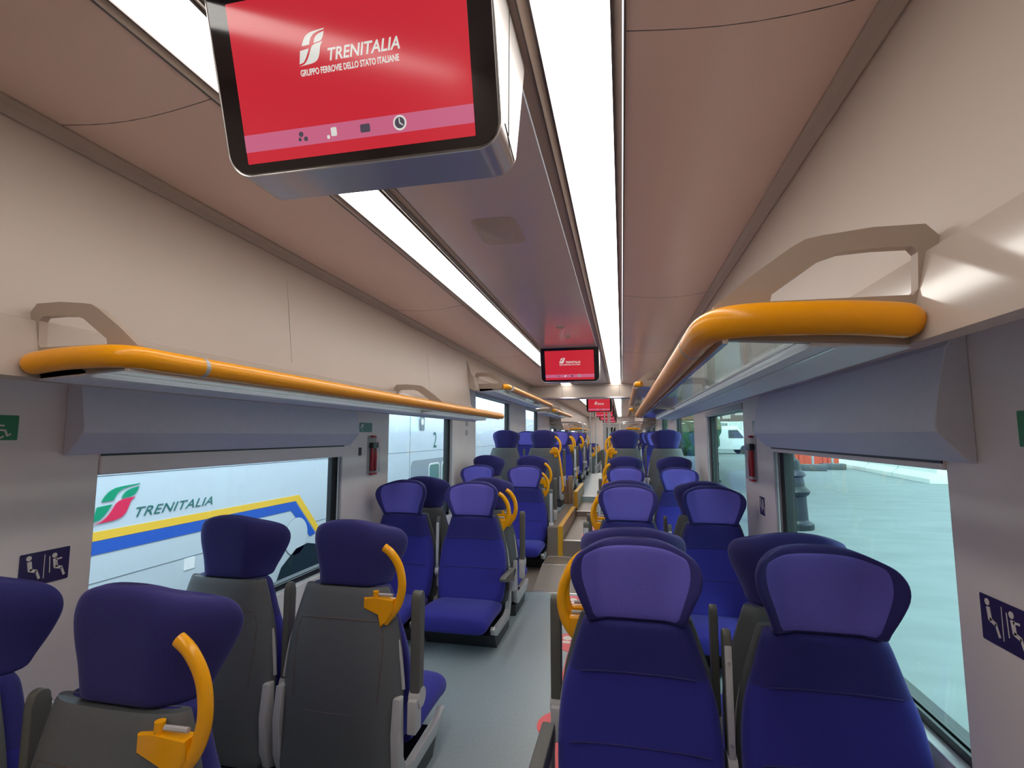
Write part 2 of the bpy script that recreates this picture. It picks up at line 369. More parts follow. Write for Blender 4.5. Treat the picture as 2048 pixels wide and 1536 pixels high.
# ================================================================ SEATS
def make_seat(aisle, m, arm_up=True):
    """faces -Y; local origin on the floor under the top of the head; m: +1 when the aisle is on local +X"""
    r = empty('train_seat')
    HL = [(.804, .148, -.030, .05, .04), (.810, .155, -.031, .080, .055), (.835, .160, -.030, .088, .07), (.885, .177, -.027, .088, .095), (.945, .198, -.022, .086, .110), (.993, .202, -.019, .082, .106), (1.031, .190, -.017, .070, .09), (1.051, .172, -.016, .050, .07), (1.059, .152, -.016, .022, .055)]
    def wing(a): return 0 if a < .5 else ((a - .5) / .5) ** 1.7
    bm = bmesh.new(); puff(bm, HL, 30, 9, wf=wing, arch=.034)
    hr = link('headrest', bm, fabh, r, angle=60)
    f = .92
    PL = [(z + (.006 if z < .82 else (-.012 if z > 1.04 else 0)), w_ * f, y - .006, t, wg) for z, w_, y, t, wg in HL[1:-1]]
    bm = bmesh.new(); puff(bm, PL, 30, 9, wf=lambda a: wing(a * f), arch=.030)
    tag(link('headrest_panel', bm, fabp, hr, angle=60), 'lighter violet-blue front panel')
    BL = [(.225, .225, -.10, .12, .0), (.24, .238, -.10, .17, .01), (.34, .250, -.075, .165, .02), (.46, .252, -.052, .15, .02), (.58, .238, -.038, .13, .02), (.68, .208, -.038, .11, .012), (.77, .180, -.042, .10, .006), (.798, .168, -.042, .09, .0), (.804, .16, -.042, .06, 0)]
    bm = bmesh.new(); puff(bm, BL, 20, 7)
    for fc in bm.faces:
        if fc.calc_center_median().z > .655: fc.material_index = 1
    back = link('backrest', bm, [fab, fabd], r, angle=60)
    bm = bmesh.new()
    for z, wd, y in ((.655, .175, -.099), (.455, .21, -.132)):
        tube(bm, [(wd * u, y + .004 - .014 * abs(u) ** 3, z) for u in [k / 8 - 1 for k in range(17)]], .0028, 6)
    tag(link('seat_seam', bm, fabh, back), 'stitched seam across the back')
    SL = [(.10, .215, .020, .05, 0), (.12, .235, .034, .06, 0), (.22, .252, .042, .062, .03), (.36, .256, .046, .060, .045), (.50, .252, .043, .056, .05), (.62, .236, .034, .052, .045), (.72, .208, .022, .048, .035), (.798, .182, .006, .044, .02), (.803, .176, .004, .03, .02)]
    bm = bmesh.new(); puff(bm, SL, 20, 8)
    sh = link('back_shell', bm, shell, r, angle=60)
    bm = bmesh.new()
    arc = [(-.175, .40), (-.185, .60), (-.17, .675), (-.14, .69), (0, .695), (.14, .69), (.17, .675), (.185, .60), (.175, .40)]
    def ry(x, z):
        L = smoothpts(SL, 3); q = min(L, key=lambda a: abs(a[0] - z)); u = min(1, abs(x) / q[1]); return q[2] - q[4] * u ** 3 + q[3] / 2 * (1 - u ** 8) ** .5
    tube(bm, [(x, ry(x, z) - .0005, z) for x, z in smoothpts(arc, 5)], .0022, 6)
    tube(bm, [(x, ry(x, .36) - .0005, .36) for x in [k / 12 * .24 - .12 * 1 for k in range(13)]], .0015, 6)
    tag(link('shell_groove', bm, seam, sh), 'curved groove in the shell')
    # seat cushion
    CL = [(-.575, .19, .185, .03, 0), (-.568, .225, .19, .085, 0), (-.54, .238, .197, .115, .004), (-.46, .246, .205, .12, -.004), (-.34, .248, .203, .11, -.006), (-.2, .245, .195, .10, 0), (-.13, .235, .19, .08, 0)]
    bm = bmesh.new(); puff(bm, [(h, w_, y + .01, t, wg) for h, w_, y, t, wg in CL], 20, 8, swap=True)
    link('seat_cushion', bm, fab, r, angle=60)
    # side frames
    FP = [(.048, .42), (.060, .30), (.052, .17), (.025, .10), (-.03, .078), (-.36, .085), (-.44, .115), (-.46, .155), (-.43, .165), (-.38, .135), (-.09, .125), (-.02, .145), (.008, .20), (.012, .42)]
    for s in (-1, 1):
        bm = bmesh.new(); prism(bm, FP, 'x', s * .232, s * .262, .004)
        tag(link('side_frame', bm, framem, r, angle=40), 'light grey side frame')
    bm = bmesh.new(); prism(bm, [(.03, .0), (.035, .085), (-.40, .095), (-.34, .0)], 'x', -.25, .25, .004)
    link('seat_base', bm, dark, r, angle=40)
    # light edge trim along the upper back
    for s in (-1, 1):
        bm = bmesh.new(); pts = [(s * .164, .012 - .03, .79), (s * .190, -.012, .74), (s * .216, -.008, .66), (s * .240, .0, .56), (s * .2565, .004, .44)]
        tube(bm, smoothpts(pts, 4), .007, 8); link('edge_trim', bm, framem, r)
    def armrest(x, up, kind):
        a = empty('armrest'); a.parent = r
        h = .022 if kind == 'aisle' else .014; q = x * (1 if kind == 'aisle' else 1)
        bm = bmesh.new(); cyl(bm, (x - h, -.045, .395), (x + h, -.045, .395), .036, 20); box(bm, x - h * .8, x + h * .8, -.05, .01, .28, .40, .005)
        link('pivot', bm, framem, a, angle=40)
        bm = bmesh.new()
        if up: prism(bm, [(-.062, .40), (-.062, .76)] + [(-.04 + .022 * math.cos(t), .77 + .022 * math.sin(t)) for t in [PI - PI * k / 8 for k in range(1, 8)]] + [(-.018, .76), (-.015, .42)], 'x', x - h * .9, x + h * .9, .005)
        else: prism(bm, [(-.01, .418), (-.02, .440), (-.32, .455), (-.36, .447), (-.36, .433), (-.32, .417), (-.10, .372)], 'x', x - .022, x + .022, .006)
        link('arm_pad', bm, armm, a, angle=40)
        bm = bmesh.new()
        if up: box(bm, x - h * .75, x + h * .75, -.070, -.062, .41, .75, .003)
        else: box(bm, x - .016, x + .016, -.16, -.06, .375, .392, .003)
        ins = link('arm_insert', bm, framem, a, angle=40)
        if up:
            bm = bmesh.new()
            for z in (.46, .58, .70): cyl(bm, (x, -.0695, z), (x, -.0725, z), .0055, 10); link('screw', bm, alum, a); bm = bmesh.new()
            bm.free()
        return a
    if aisle:
        x = m * .292
        armrest(x, arm_up, 'aisle'); armrest(-m * .2775, True, 'middle')
        g = empty('grab_handle'); g.parent = r; tag(g, 'yellow grab handle')
        P = [(.172, .965), (.203, .943), (.234, .90), (.248, .85), (.248, .80), (.232, .75), (.205, .713), (.182, .685)]
        bm = bmesh.new(); tube(bm, [(m * px, .022, pz) for px, pz in smoothpts(P, 4)], .0165, 12, ry=.0135, up=(0, 1, 0)); link('hoop', bm, yel, g)
        bm = bmesh.new(); prism(bm, [(m * .10, .735), (m * .10, .775), (m * .135, .777), (m * .222, .775), (m * .222, .735), (m * .195, .695), (m * .168, .667), (m * .165, .72)], 'y', .006, .040, .004)
        cyl(bm, (m * .145, .028, .775), (m * .145, .028, .800), .011, 12); link('mount', bm, yel, g, angle=40)
        bm = bmesh.new(); cyl(bm, (m * .158, .028, .788), (m * .215, .026, .788), .006, 8); link('pin', bm, framem, g)
    return r
AX, WX = .56, 1.115
def near_label(side, pos, face, where): return f'blue {side} {pos} seat showing its {"front" if face else "back"}, {where}'
GR = {'A': 'seats with their backs to the camera', 'B': 'seats facing the camera'}
protos = {}
def proto(aisle, m, up):
    k = (aisle, m, up)
    if k not in protos: protos[k] = [make_seat(aisle, m, up), False]
    p = protos[k]
    if not p[1]: p[1] = True; return p[0]
    return copy_tree(p[0])
def seat(side, pos, y, face, z, where, up=True):
    s = -1 if side == 'left' else 1
    m = (-s) if face else s          # aisle direction in local x (rotated by 180 degrees when facing away)
    o = proto(pos == 'aisle', m if pos == 'aisle' else 1, up if pos == 'aisle' else True)
    o.location = (s * (AX if pos == 'aisle' else WX) - (.022 if y == .985 else 0), y, z); o.rotation_euler = (0, 0, 0 if face else PI)
    tag(o, near_label(side, pos, face, where), 'seat', GR['B' if face else 'A'])
    if pos == 'aisle' and y in (7.12, 9.35):
        bm = bmesh.new(); tube(bm, smoothpts([(m * .15, .05, .80), (m * .20, .055, .795), (m * .235, .06, .70), (m * .262, .065, .5), (m * .285, .07, .27), (m * .27, .07, .22)], 4), .014, 10)
        box(bm, m * .13, m * .21, .03, .06, .74, .81, .005); tag(link('long_handle', bm, yel, o), 'yellow full height handle')
    return o
ROWS = [  # y, facing camera, z, sides, description
    (.985, 0, 0, 'L', 'nearest row at the lower left'),
    (1.82, 1, 0, 'R', 'nearest row on the right'),
    (1.91, 0, 0, 'L', 'row beside the first windows'), (1.98, 0, 0, 'R', 'row beside the first windows'),
    (3.76, 1, 0, 'LR', 'far end of the first bay'),
    (4.06, 0, 0, 'LR', 'back to back behind the first bay'),
    (5.85, 1, 0, 'LR', 'at the foot of the steps'),
    (6.13, 0, .10, 'LR', 'on a low plinth beside the steps'),
    (7.12, 0, .42, 'LR', 'first row on the raised floor'),
    (8.93, 1, .42, 'LR', 'in the first raised bay'),
    (9.35, 0, .42, 'LR', 'just past the bulkhead'),
    (11.15, 1, .42, 'LR', 'second raised bay past the bulkhead'),
    (11.5, 0, .42, 'LR', 'behind the second raised bay'),
    (13.2, 1, .42, 'LR', 'last row on the raised floor'),
    (16.3, 0, .05, 'LR', 'first row beyond the door lobby'),
    (17.2, 0, .05, 'LR', 'second row beyond the door lobby'),
    (18.1, 0, .05, 'LR', 'third row beyond the door lobby'),
    (19.0, 0, .05, 'LR', 'fourth row beyond the door lobby'),
    (19.9, 0, .05, 'LR', 'farthest row beyond the door lobby')]
for (y, face, z, sides, where) in ROWS:
    for sd_ in sides:
        side = 'left' if sd_ == 'L' else 'right'
        up = not ((side == 'left' and y in (3.76, .985)) or (side == 'right' and y == 1.82))
        for pos in ('aisle', 'window'): seat(side, pos, y, face, z, where, up)

# ================================================================ LUGGAGE RACKS
def rack(s, ya, yb, dz, brackets, label, name='luggage_rack'):
    R = empty(name, (s * .70, ya, 1.59 + dz), label=label, cat='luggage rack', group='overhead luggage racks')
    def X(x): return s * x - s * .70
    def Z(z): return z - 1.59
    if dz == 0:
        P = [(1.02, .0, 1.585), (.985, .0, 1.592), (.90, .0, 1.60), (.78, .0, 1.603), (.725, .012, 1.603), (.700, .045, 1.602), (.690, .10, 1.60), (.690, .22, 1.60)]
    else: P = [(.74, -.0, 1.60), (.70, .03, 1.60), (.69, .12, 1.60)]
    pts = smoothpts([(X(x), y, Z(z)) for x, y, z in P], 5)
    rr = [.030] * len(pts)
    if dz == 0:
        for k in range(5): rr[k] = .012 + .018 * math.sin((k + .3) / 5 * PI / 2)
    bm = bmesh.new(); tube(bm, pts, rr, 16); tag(link('end_rail', bm, yelr, R), 'glossy yellow curved end rail')
    bm = bmesh.new(); tube(bm, [(X(.69), .22, Z(1.60)), (X(.69), .235, Z(1.60))], .0305, 16); tag(link('rail_joint', bm, framem, R), 'grey joint ring')
    bm = bmesh.new(); tube(bm, [(X(.69), .235, Z(1.60)), (X(.69), yb - ya - .02, Z(1.60)), (X(.69), yb - ya, Z(1.60))], [.030, .030, .022], 16); tag(link('front_rail', bm, yelr, R), 'glossy yellow front rail')
    bm = bmesh.new(); box(bm, X(.72), X(.87), .03, yb - ya - .01, Z(1.572), Z(1.580)); link('glass_shelf', bm, shelfg, R, smooth=False)
    bm = bmesh.new()
    prism(bm, [(X(.86), Z(1.556)), (X(.86), Z(1.584)), (X(1.03), Z(1.584)), (X(1.03), Z(1.548)), (X(.93), Z(1.556))], 'y', .03, yb - ya - .01)
    link('shelf_panel', bm, blindm, R, smooth=False)
    for x in (.845, .90, .955):
        bm = bmesh.new(); box(bm, X(x), X(x + .006), .04, yb - ya - .02, Z(1.5545 - (.0 if x > .86 else -.015)), Z(1.5715 if x < .86 else 1.5565)); link('shelf_strip', bm, alum, R, smooth=False)
    bm = bmesh.new(); box(bm, X(.712), X(.722), .02, yb - ya - .01, Z(1.566), Z(1.586)); link('shelf_edge', bm, alum, R, smooth=False)
    outer = [(1.045, 1.552), (1.047, 1.60), (1.056, 1.70), (1.068, 1.722), (1.075, 1.735), (1.05, 1.764), (.97, 1.765), (.889, 1.757), (.86, 1.752), (.835, 1.738), (.76, 1.685), (.70, 1.636), (.70, 1.60), (.70, 1.575)]
    hole = [(1.023, 1.640), (1.031, 1.650), (1.035, 1.715), (1.027, 1.726), (.97, 1.727), (.915, 1.724), (.884, 1.714), (.84, 1.683), (.800, 1.655), (.797, 1.641)]
    for yy in brackets:
        bm = bmesh.new(); ov = [(X(x), Z(z)) for x, z in outer]; hv = [(X(x), Z(z)) for x, z in hole]
        vo = {}; 
        for lay, y in ((0, yy - ya), (1, yy - ya + .022)):
            vo[lay] = ([bm.verts.new((a, y, b)) for a, b in ov], [bm.verts.new((a, y, b)) for a, b in hv])
        for lay in (0, 1):
            A, B = vo[lay]; es = [bm.edges.new((L_[i], L_[(i + 1) % len(L_)])) for L_ in (A, B) for i in range(len(L_))]
            bmesh.ops.triangle_fill(bm, edges=es, use_beauty=True)
        for q in (0, 1):
            A, B = vo[0][q], vo[1][q]; n = len(A)
            for i in range(n): bm.faces.new([A[i], A[(i + 1) % n], B[(i + 1) % n], B[i]])
        tag(link('rack_bracket', bm, brk, R, angle=30), 'taupe bracket with a trapezoid opening')
    return R
rack(-1, 1.04, 5.16, 0, (1.07, 3.38), 'left luggage rack over the first two windows, yellow front rail')
rack(1, .95, 5.16, 0, (.975, 3.38), 'right luggage rack over the first two windows, broad yellow end toward the camera')
rack(-1, 5.42, 9.0, .335, (5.45, 8.0), 'short left luggage rack set higher over the raised seats')
rack(1, 5.42, 9.0, .335, (5.45, 8.0), 'right luggage rack set higher over the raised seats')
for s, nm in ((-1, 'left'), (1, 'right')):
    rack(s, 9.5, 12.6, .27, (9.6, 11.3), f'{nm} luggage rack seen through the bulkhead opening')
    rack(s, 15.5, 19.6, .0, (15.6, 17.5), f'{nm} luggage rack at the far end of the carriage')

# ================================================================ CEILING SCREENS
def screen():
    R = empty('ceiling_screen'); W = .31; Zb = 1.972 - ZC; zt = 0
    # side profile wedge (y,z), extruded in x with rounded lower corners: built from rounded front outline
    def ring(yf, dy):  # outline in x,z at a given depth position
        return rrect(-W, W, Zb, zt, .045, 8, (.05, .05, 0, 0))
    sl = .30
    bm = bmesh.new(); A = []; B = []
    for x, z in rrect(-W, W, Zb, -.002, .05, 8, (.05, .05, 0, 0)):
        yf = 0 - (z - Zb) * sl; yb = .115 + (z - Zb) * .36
        A.append(bm.verts.new((x, yf, z))); B.append(bm.verts.new((x, yb, z)))
    n = len(A); bm.faces.new(A); bm.faces.new(B[::-1])
    for i in range(n):
        f = bm.faces.new([A[(i + 1) % n], A[i], B[i], B[(i + 1) % n]])
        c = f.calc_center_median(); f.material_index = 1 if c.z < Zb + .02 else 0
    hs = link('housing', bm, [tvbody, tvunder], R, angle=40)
    u = Vector((1, 0, 0)); v = Vector((0, -sl, 1)).normalized(); H = -Zb / v.z
    M = frame_M((0, -.0005, Zb), u, v)   # local: x right, y up the face, z toward camera (n = u x v)
    if (u.cross(v)).y > 0: M = M @ Matrix.Diagonal((1, 1, -1, 1))
    def fl(name, polys, m, par, z0, t=.0008): return flat(name, polys, m, par, M @ Matrix.Translation((0, 0, z0)), t)
    fl('bezel', [rrect(-W + .004, W - .004, .005, H - .006, .046, 8, (.046, .046, .004, .004))], bezel, R, 0, .004)
    sx0, sx1, sy0, sy1 = -.262, .258, .024, .340
    dp = fl('display', [rrect(sx0, sx1, sy0, sy1, .002, 2)], red, R, .0040, .0010)
    tag(dp, 'glowing red display')
    fl('menu_band', [[(sx0, .048), (sx1, .048), (sx1, .083), (sx0, .083)]], pink, dp, .0050, .0006)
    # four icons
    yb_ = .0655
    ic = [circ(-.124, yb_ + .005, .0055, 10), circ(-.114, yb_ - .005, .005, 8), circ(-.128, yb_ - .005, .004, 8)]
    for q in ic: fl('icon_dot', [q], dgrey, dp, .0056, .0005)
    fl('icon_card', [rrect(-.054, -.041, yb_ - .007, yb_ + .010, .002, 2)], lgrey, dp, .0056, .0005)
    fl('icon_dot', [rrect(-.064, -.058, yb_ - .011, yb_ - .004, .001, 2)], lgrey, dp, .0056, .0005)
    fl('icon_box', [rrect(.013, .035, yb_ - .008, yb_ + .008, .003, 3)], dgrey, dp, .0056, .0005)
    fl('icon_clock_face', [circ(.101, yb_ + .001, .0145, 24)], lgrey, dp, .0056, .0005)
    fl('icon_clock', [circ(.101, yb_ + .001, .0108, 20)], dgrey, dp, .0061, .0004)
    fl('icon_clock_hand', [[(.100, yb_), (.102, yb_), (.1015, yb_ + .010), (.0995, yb_ + .010)]], lgrey, dp, .0065, .0004)
    fl('icon_clock_hand', [[(.101, yb_ - .001), (.1075, yb_ - .005), (.1083, yb_ - .0035), (.102, yb_ + .0015)]], lgrey, dp, .0065, .0004)
    # emblem and words
    S = .063; ox, oy = -.108, .200
    fl('emblem', [scalepts(logo(k), S, ox, oy, 1.22) for k in ('ul', 'ur', 'lr', 'll')], lgrey, dp, .0050, .0006)
    MM = M @ Matrix.Translation((-.045, .2025, .0050))
    text_mesh('name_lettering', 'TRENITALIA', .032, lgrey, dp, MM, shear=.25, sx=.91, spacing=1.02, bold=.0006)
    MM = M @ Matrix.Translation((-.108, .181, .0050))
    text_mesh('group_lettering', 'GRUPPO FERROVIE DELLO STATO ITALIANE', .0170, lgrey, dp, MM, sx=.655, bold=.0004)
    bm = bmesh.new(); tube(bm, [(x, -(z - Zb) * sl - .001, z) for x, z in rrect(-W, W, Zb, -.004, .05, 8, (.05, .05, 0, 0))][-1:] + [(x, -(z - Zb) * sl - .001, z) for x, z in rrect(-W, W, Zb, -.004, .05, 8, (.05, .05, 0, 0))][:-1], .0022, 6)
    link('chrome_rim', bm, alum, R)
    bm = bmesh.new()
    for s in (-1, 1): tube(bm, [(s * (W + .0005), .055, Zb + .055), (s * (W + .0005), .06, -.01)], .0012, 6); tube(bm, [(s * (W + .0005), .02, Zb + .06), (s * (W + .0005), .11, Zb + .03)], .0012, 6)
    link('housing_joint', bm, dark, hs)
    return R
scr = screen(); tv0 = [(.93, 'hanging right above the camera, the largest'), (5.42, 'second from the camera, in front of the bulkhead'), (12.6, 'first beyond the bulkhead'), (16.2, 'second beyond the bulkhead'), (19.8, 'third beyond the bulkhead'), (23.5, 'farthest away of the row')]
for i, (y, d) in enumerate(tv0):
    o = scr if i == 0 else copy_tree(scr)
    o.location = (0, y, ZC); tag(o, f'red information screen {d}', 'screen', 'ceiling information screens')
# centre ceiling fittings
bm = bmesh.new()
n = 0
P1 = rrect(-.10, .10, 2.03, 2.33, .04, 6); P2 = rrect(-.072, .072, 2.075, 2.285, .025, 6)
a = [bm.verts.new((x, y, ZC - .001)) for x, y in P1]; b = [bm.verts.new((x, y, ZC - .022)) for x, y in P2]
for i in range(len(a)): bm.faces.new([a[i], a[(i + 1) % len(a)], b[(i + 1) % len(a)], b[i]])
bm.faces.new(b[::-1]); bm.faces.new(a)
tag(link('loudspeaker_cover', bm, cream, angle=50), 'square cream cover raised from the glossy centre ceiling', 'ceiling cover')
for (x, y, r, lb) in ((.03, 4.3, .035, 'larger round chrome fitting on the centre ceiling'), (.05, 4.72, .02, 'small round chrome fitting nearer the second screen')):
    bm = bmesh.new(); cyl(bm, (x, y, ZC), (x, y, ZC - .012), r, 24); cyl(bm, (x, y, ZC - .012), (x, y, ZC - .018), r * .6, 20)
    tag(link('ceiling_sensor', bm, alum, angle=40), lb, 'sensor')

# ================================================================ WALL SIGNS
def wallM(s, y, z, off=.0012):   # u along the reader's right, v up, facing into the car
    if s < 0: return frame_M((-XW + off, y, z), (0, 1, 0), (0, 0, 1))      # n = +x
    return frame_M((XW - off, y, z), (0, -1, 0), (0, 0, 1))                # n = -x
def bar(a, b, w_):
    ax, ay = a; bx, by = b; dx, dy = bx - ax, by - ay; L = math.hypot(dx, dy) or 1; nx, ny = -dy / L * w_ / 2, dx / L * w_ / 2
    return [(ax + nx, ay + ny), (ax - nx, ay - ny), (bx - nx, by - ny), (bx + nx, by + ny)]
def seated(ox, oy, k=1, lean=0):
    return [circ(ox, oy + .030 * k, .0075 * k, 14), bar((ox + .002, oy + .020 * k), (ox + (.006 + lean) * k, oy - .008 * k), .012 * k), bar((ox + .004 * k, oy - .006 * k), (ox + .024 * k, oy - .012 * k), .009 * k), bar((ox + .022 * k, oy - .010 * k), (ox + .032 * k, oy - .036 * k), .007 * k)]
def priority_sign(s, y, z, w_, h, label):
    R = empty('priority_seat_sign', (s * (XW - .001), y, z)); M = Matrix.Translation(-R.location) @ wallM(s, y, z)
    flat('sign_plate', [rrect(-w_ / 2, w_ / 2, -h / 2, h / 2, .004, 4)], navy, R, M, .0010)
    M2 = M @ Matrix.Translation((0, 0, .0010))
    k = h / .10
    flat('pictogram', seated(-w_ * .33, .006, k) + [bar((-w_ * .02, -h * .33), (-w_ * .02, h * .38), .0022)] + seated(w_ * .18, .0, k) + [bar((w_ * .08, .03 * k), (w_ * .10, -.02 * k), .003), bar((w_ * .2, .016 * k), (w_ * .34, .018 * k), .005 * k)], whs, R, M2, .0006)
    tag(R, label, 'sign', 'priority seat signs')
priority_sign(-1, 1.405, .955, .155, .11, 'dark violet priority seat sign on the left wall before the first window')
priority_sign(1, 1.46, .955, .155, .11, 'dark violet priority seat sign on the right wall before the first window')
priority_sign(1, 3.575, .952, .115, .115, 'small dark violet priority sign on the pillar between the right windows')
def wheel_sign(s, y, z, label):
    R = empty('wheelchair_sign', (s * (XW - .001), y, z)); M = Matrix.Translation(-R.location) @ wallM(s, y, z)
    flat('sign_plate', [rrect(-.075, .075, -.04, .04, .004, 4)], green, R, M, .0010); M2 = M @ Matrix.Translation((0, 0, .0010))
    arc = [(.02 + .022 * math.cos(t), -.012 + .022 * math.sin(t)) for t in [PI * .62 + k * PI * 1.15 / 12 for k in range(13)]]
    q = [bar(arc[i], arc[i + 1], .005) for i in range(12)]
    flat('pictogram', [circ(.014, .030, .0065, 12), bar((.015, .022), (.020, -.008), .008), bar((.016, .008), (.036, .006), .005), bar((.019, -.007), (.040, -.009), .006), bar((.039, -.008), (.046, -.026), .006), bar((.044, -.027), (.056, -.020), .005)] + q, whs, R, M2, .0006)
    tag(R, label, 'sign', 'wheelchair signs')
wheel_sign(-1, 1.212, 1.425, 'green wheelchair sign on the left wall at the picture edge')
wheel_sign(1, 1.28, 1.415, 'green wheelchair sign on the right wall at the picture edge')
def evac(s, y, label, x=XW):
    R = empty('evacuation_sign', (s * (XW - .001), y, 1.462)); M = Matrix.Translation(-R.location) @ wallM(s, y, 1.462)
    flat('sign_plate', [rrect(-.10, .10, -.036, .036, .003, 3)], gteal, R, M, .0010)
    flat('pictogram', [circ(-.055, .012, .016, 14), bar((-.09, -.015), (-.066, .012), .007), bar((-.06, -.01), (-.05, -.03), .006)], whs, R, M @ Matrix.Translation((0, 0, .001)), .0006)
    tag(R, label, 'sign', 'evacuation signs')
evac(-1, 3.60, 'green teal evacuation sign above the hammer case on the left pillar')
evac(1, 3.62, 'green teal evacuation sign above the hammer case on the right pillar')
def hammer(s, y, label):
    R = empty('emergency_hammer_case', (s * XW, y, 1.25), label=label, cat='emergency hammer', group='emergency hammer cases')
    def bx(nm, m, *a, r=.004): 
        bm = bmesh.new(); x0, x1, y0, y1, z0, z1 = a; box(bm, -s * x0, -s * x1, y0, y1, z0, z1, r); return link(nm, bm, m, R)
    bx('back_plate', framem, .0, .006, -.068, .068, -.15, .15, r=.002)
    bx('top_cap', redp, .006, .03, -.03, .03, .135, .15); bx('bottom_lip', redp, .006, .034, -.045, .045, -.155, -.142)
    h = empty('hammer'); h.parent = R
    bm = bmesh.new()
    for q in (-.03, .03): tube(bm, [(-s * .022, q, .06), (-s * .024, q * .8, -.03), (-s * .022, q, -.125)], [.010, .014, .010], 12)
    link('handle', bm, redp, h)
    bm = bmesh.new(); box(bm, -s * .010, -s * .040, -.048, .048, .052, .095, .006); cyl(bm, (-s * .025, .048, .073), (-s * .025, .062, .073), .006, 10); link('head', bm, dark, h)
    bm = bmesh.new(); box(bm, -s * .006, -s * .048, -.066, .066, -.14, .134, .010); tag(link('clear_cover', bm, clearp, R), 'clear plastic cover')
hammer(-1, 3.70, 'red emergency hammer in a clear case on the left pillar')
hammer(1, 3.72, 'red emergency hammer in a clear case on the right pillar')
bm = bmesh.new(); box(bm, -XW, -XW + .0015, 3.50, 3.545, 1.25, 1.31); tag(link('notice_sticker', bm, dark, smooth=False), 'small dark notice left of the left hammer case', 'sticker')
for y, z in ((6.17, 1.52), (6.17, 1.40)):
    bm = bmesh.new(); box(bm, -XW, -XW + .004, y, y + .09, z, z + .07, .001); tag(link('wall_switch_plate', bm, framem), 'pale plate on the left wall beyond the second window, ' + ('upper' if z > 1.5 else 'lower'), 'plate')

# ================================================================ FLOOR STICKERS
def footprint(x, y, k=1):
    return [[(x + k * (.020 * math.cos(t)) * (1.1 if math.sin(t) > 0 else 1), y + k * (.018 + .034 * math.sin(t) * (1 if math.sin(t) > 0 else .45))) for t in [2 * PI * i / 18 for i in range(18)]],
            rrect(x - .018 * k, x + .018 * k, y - .035 * k, y - .006 * k, .010 * k, 4)]
R = empty('floor_tape', (.25, 3, .0006)); M = Matrix.Translation((-.25, -3, 0))
tag(R, 'red floor sticker with white footprints running along the right of the aisle', 'floor sticker')
flat('band', [rrect(.155, .33, 1.9, 4.60, .004, 2)], redt, R, M, .0008)
for q in (circ(.245, 2.60, .150, 40), circ(.20, 3.62, .165, 40), rrect(.03, .275, 4.24, 4.62, .01, 3)): flat('band_disc', [q], redt, R, M @ Matrix.Translation((0, 0, .0002)), .0008)
flat('footprints', footprint(.19, 2.62, 1.7) + footprint(.28, 2.62, 1.7) + footprint(.13, 3.64, 1.5) + footprint(.21, 3.64, 1.5) + footprint(.09, 4.47, 1.7) + footprint(.19, 4.47, 1.7), whs, R, M @ Matrix.Translation((0, 0, .0012)), .0006)
text_mesh('lettering', 'USCITA >', .13, whs, R, M @ frame_M((.30, 2.83, .0009), (0, 1, 0), (-1, 0, 0)), sx=.62, bold=.002)
bm = bmesh.new(); box(bm, .06, .30, 5.9, 7.1, .2655, .2668); tag(link('step_tape', bm, redt, smooth=False), 'red sticker on the long tread of the steps', 'floor sticker')

# ================================================================ AISLE KERBS AND DIVIDERS
def kerb(x, y0, y1, z0, z1, lab):
    K = empty('aisle_kerb', (x, y0, z0), label=lab, cat='kerb')
    bm = bmesh.new(); box(bm, -.045, 0, .004, y1 - y0, 0, z1 - z0, .003, 1); link('kerb_board', bm, wood, K)
    bm = bmesh.new(); box(bm, -.052, .004, -.012, .004, 0, z1 - z0 + .004, .002, 1); link('front_face', bm, mustard, K)
    bm = bmesh.new(); box(bm, -.050, .002, .004, y1 - y0, z1 - z0, z1 - z0 + .006, .002, 1); link('top_edge', bm, mustard, K)
kerb(-.125, 5.655, 7.25, .10, .41, 'tan kerb with mustard edge beside the lower aisle steps')
kerb(-.125, 7.55, 8.9, .345, .58, 'tan kerb farther up beside the upper aisle step')
K = empty('aisle_divider', (-.21, 7.42, .42), label='tan divider panel with two posts at the top of the left steps', cat='divider')
for x, y in ((-.02, .0), (.01, .07)):
    bm = bmesh.new(); box(bm, x - .02, x + .02, y - .02, y + .02, 0, .40, .008); link('post', bm, wood, K)
bm = bmesh.new(); prism(bm, [(-.10, .0), (-.10, .40), (-.02, .30), (-.02, .0)], 'y', -.008, .008); link('panel', bm, wood, K, smooth=False)

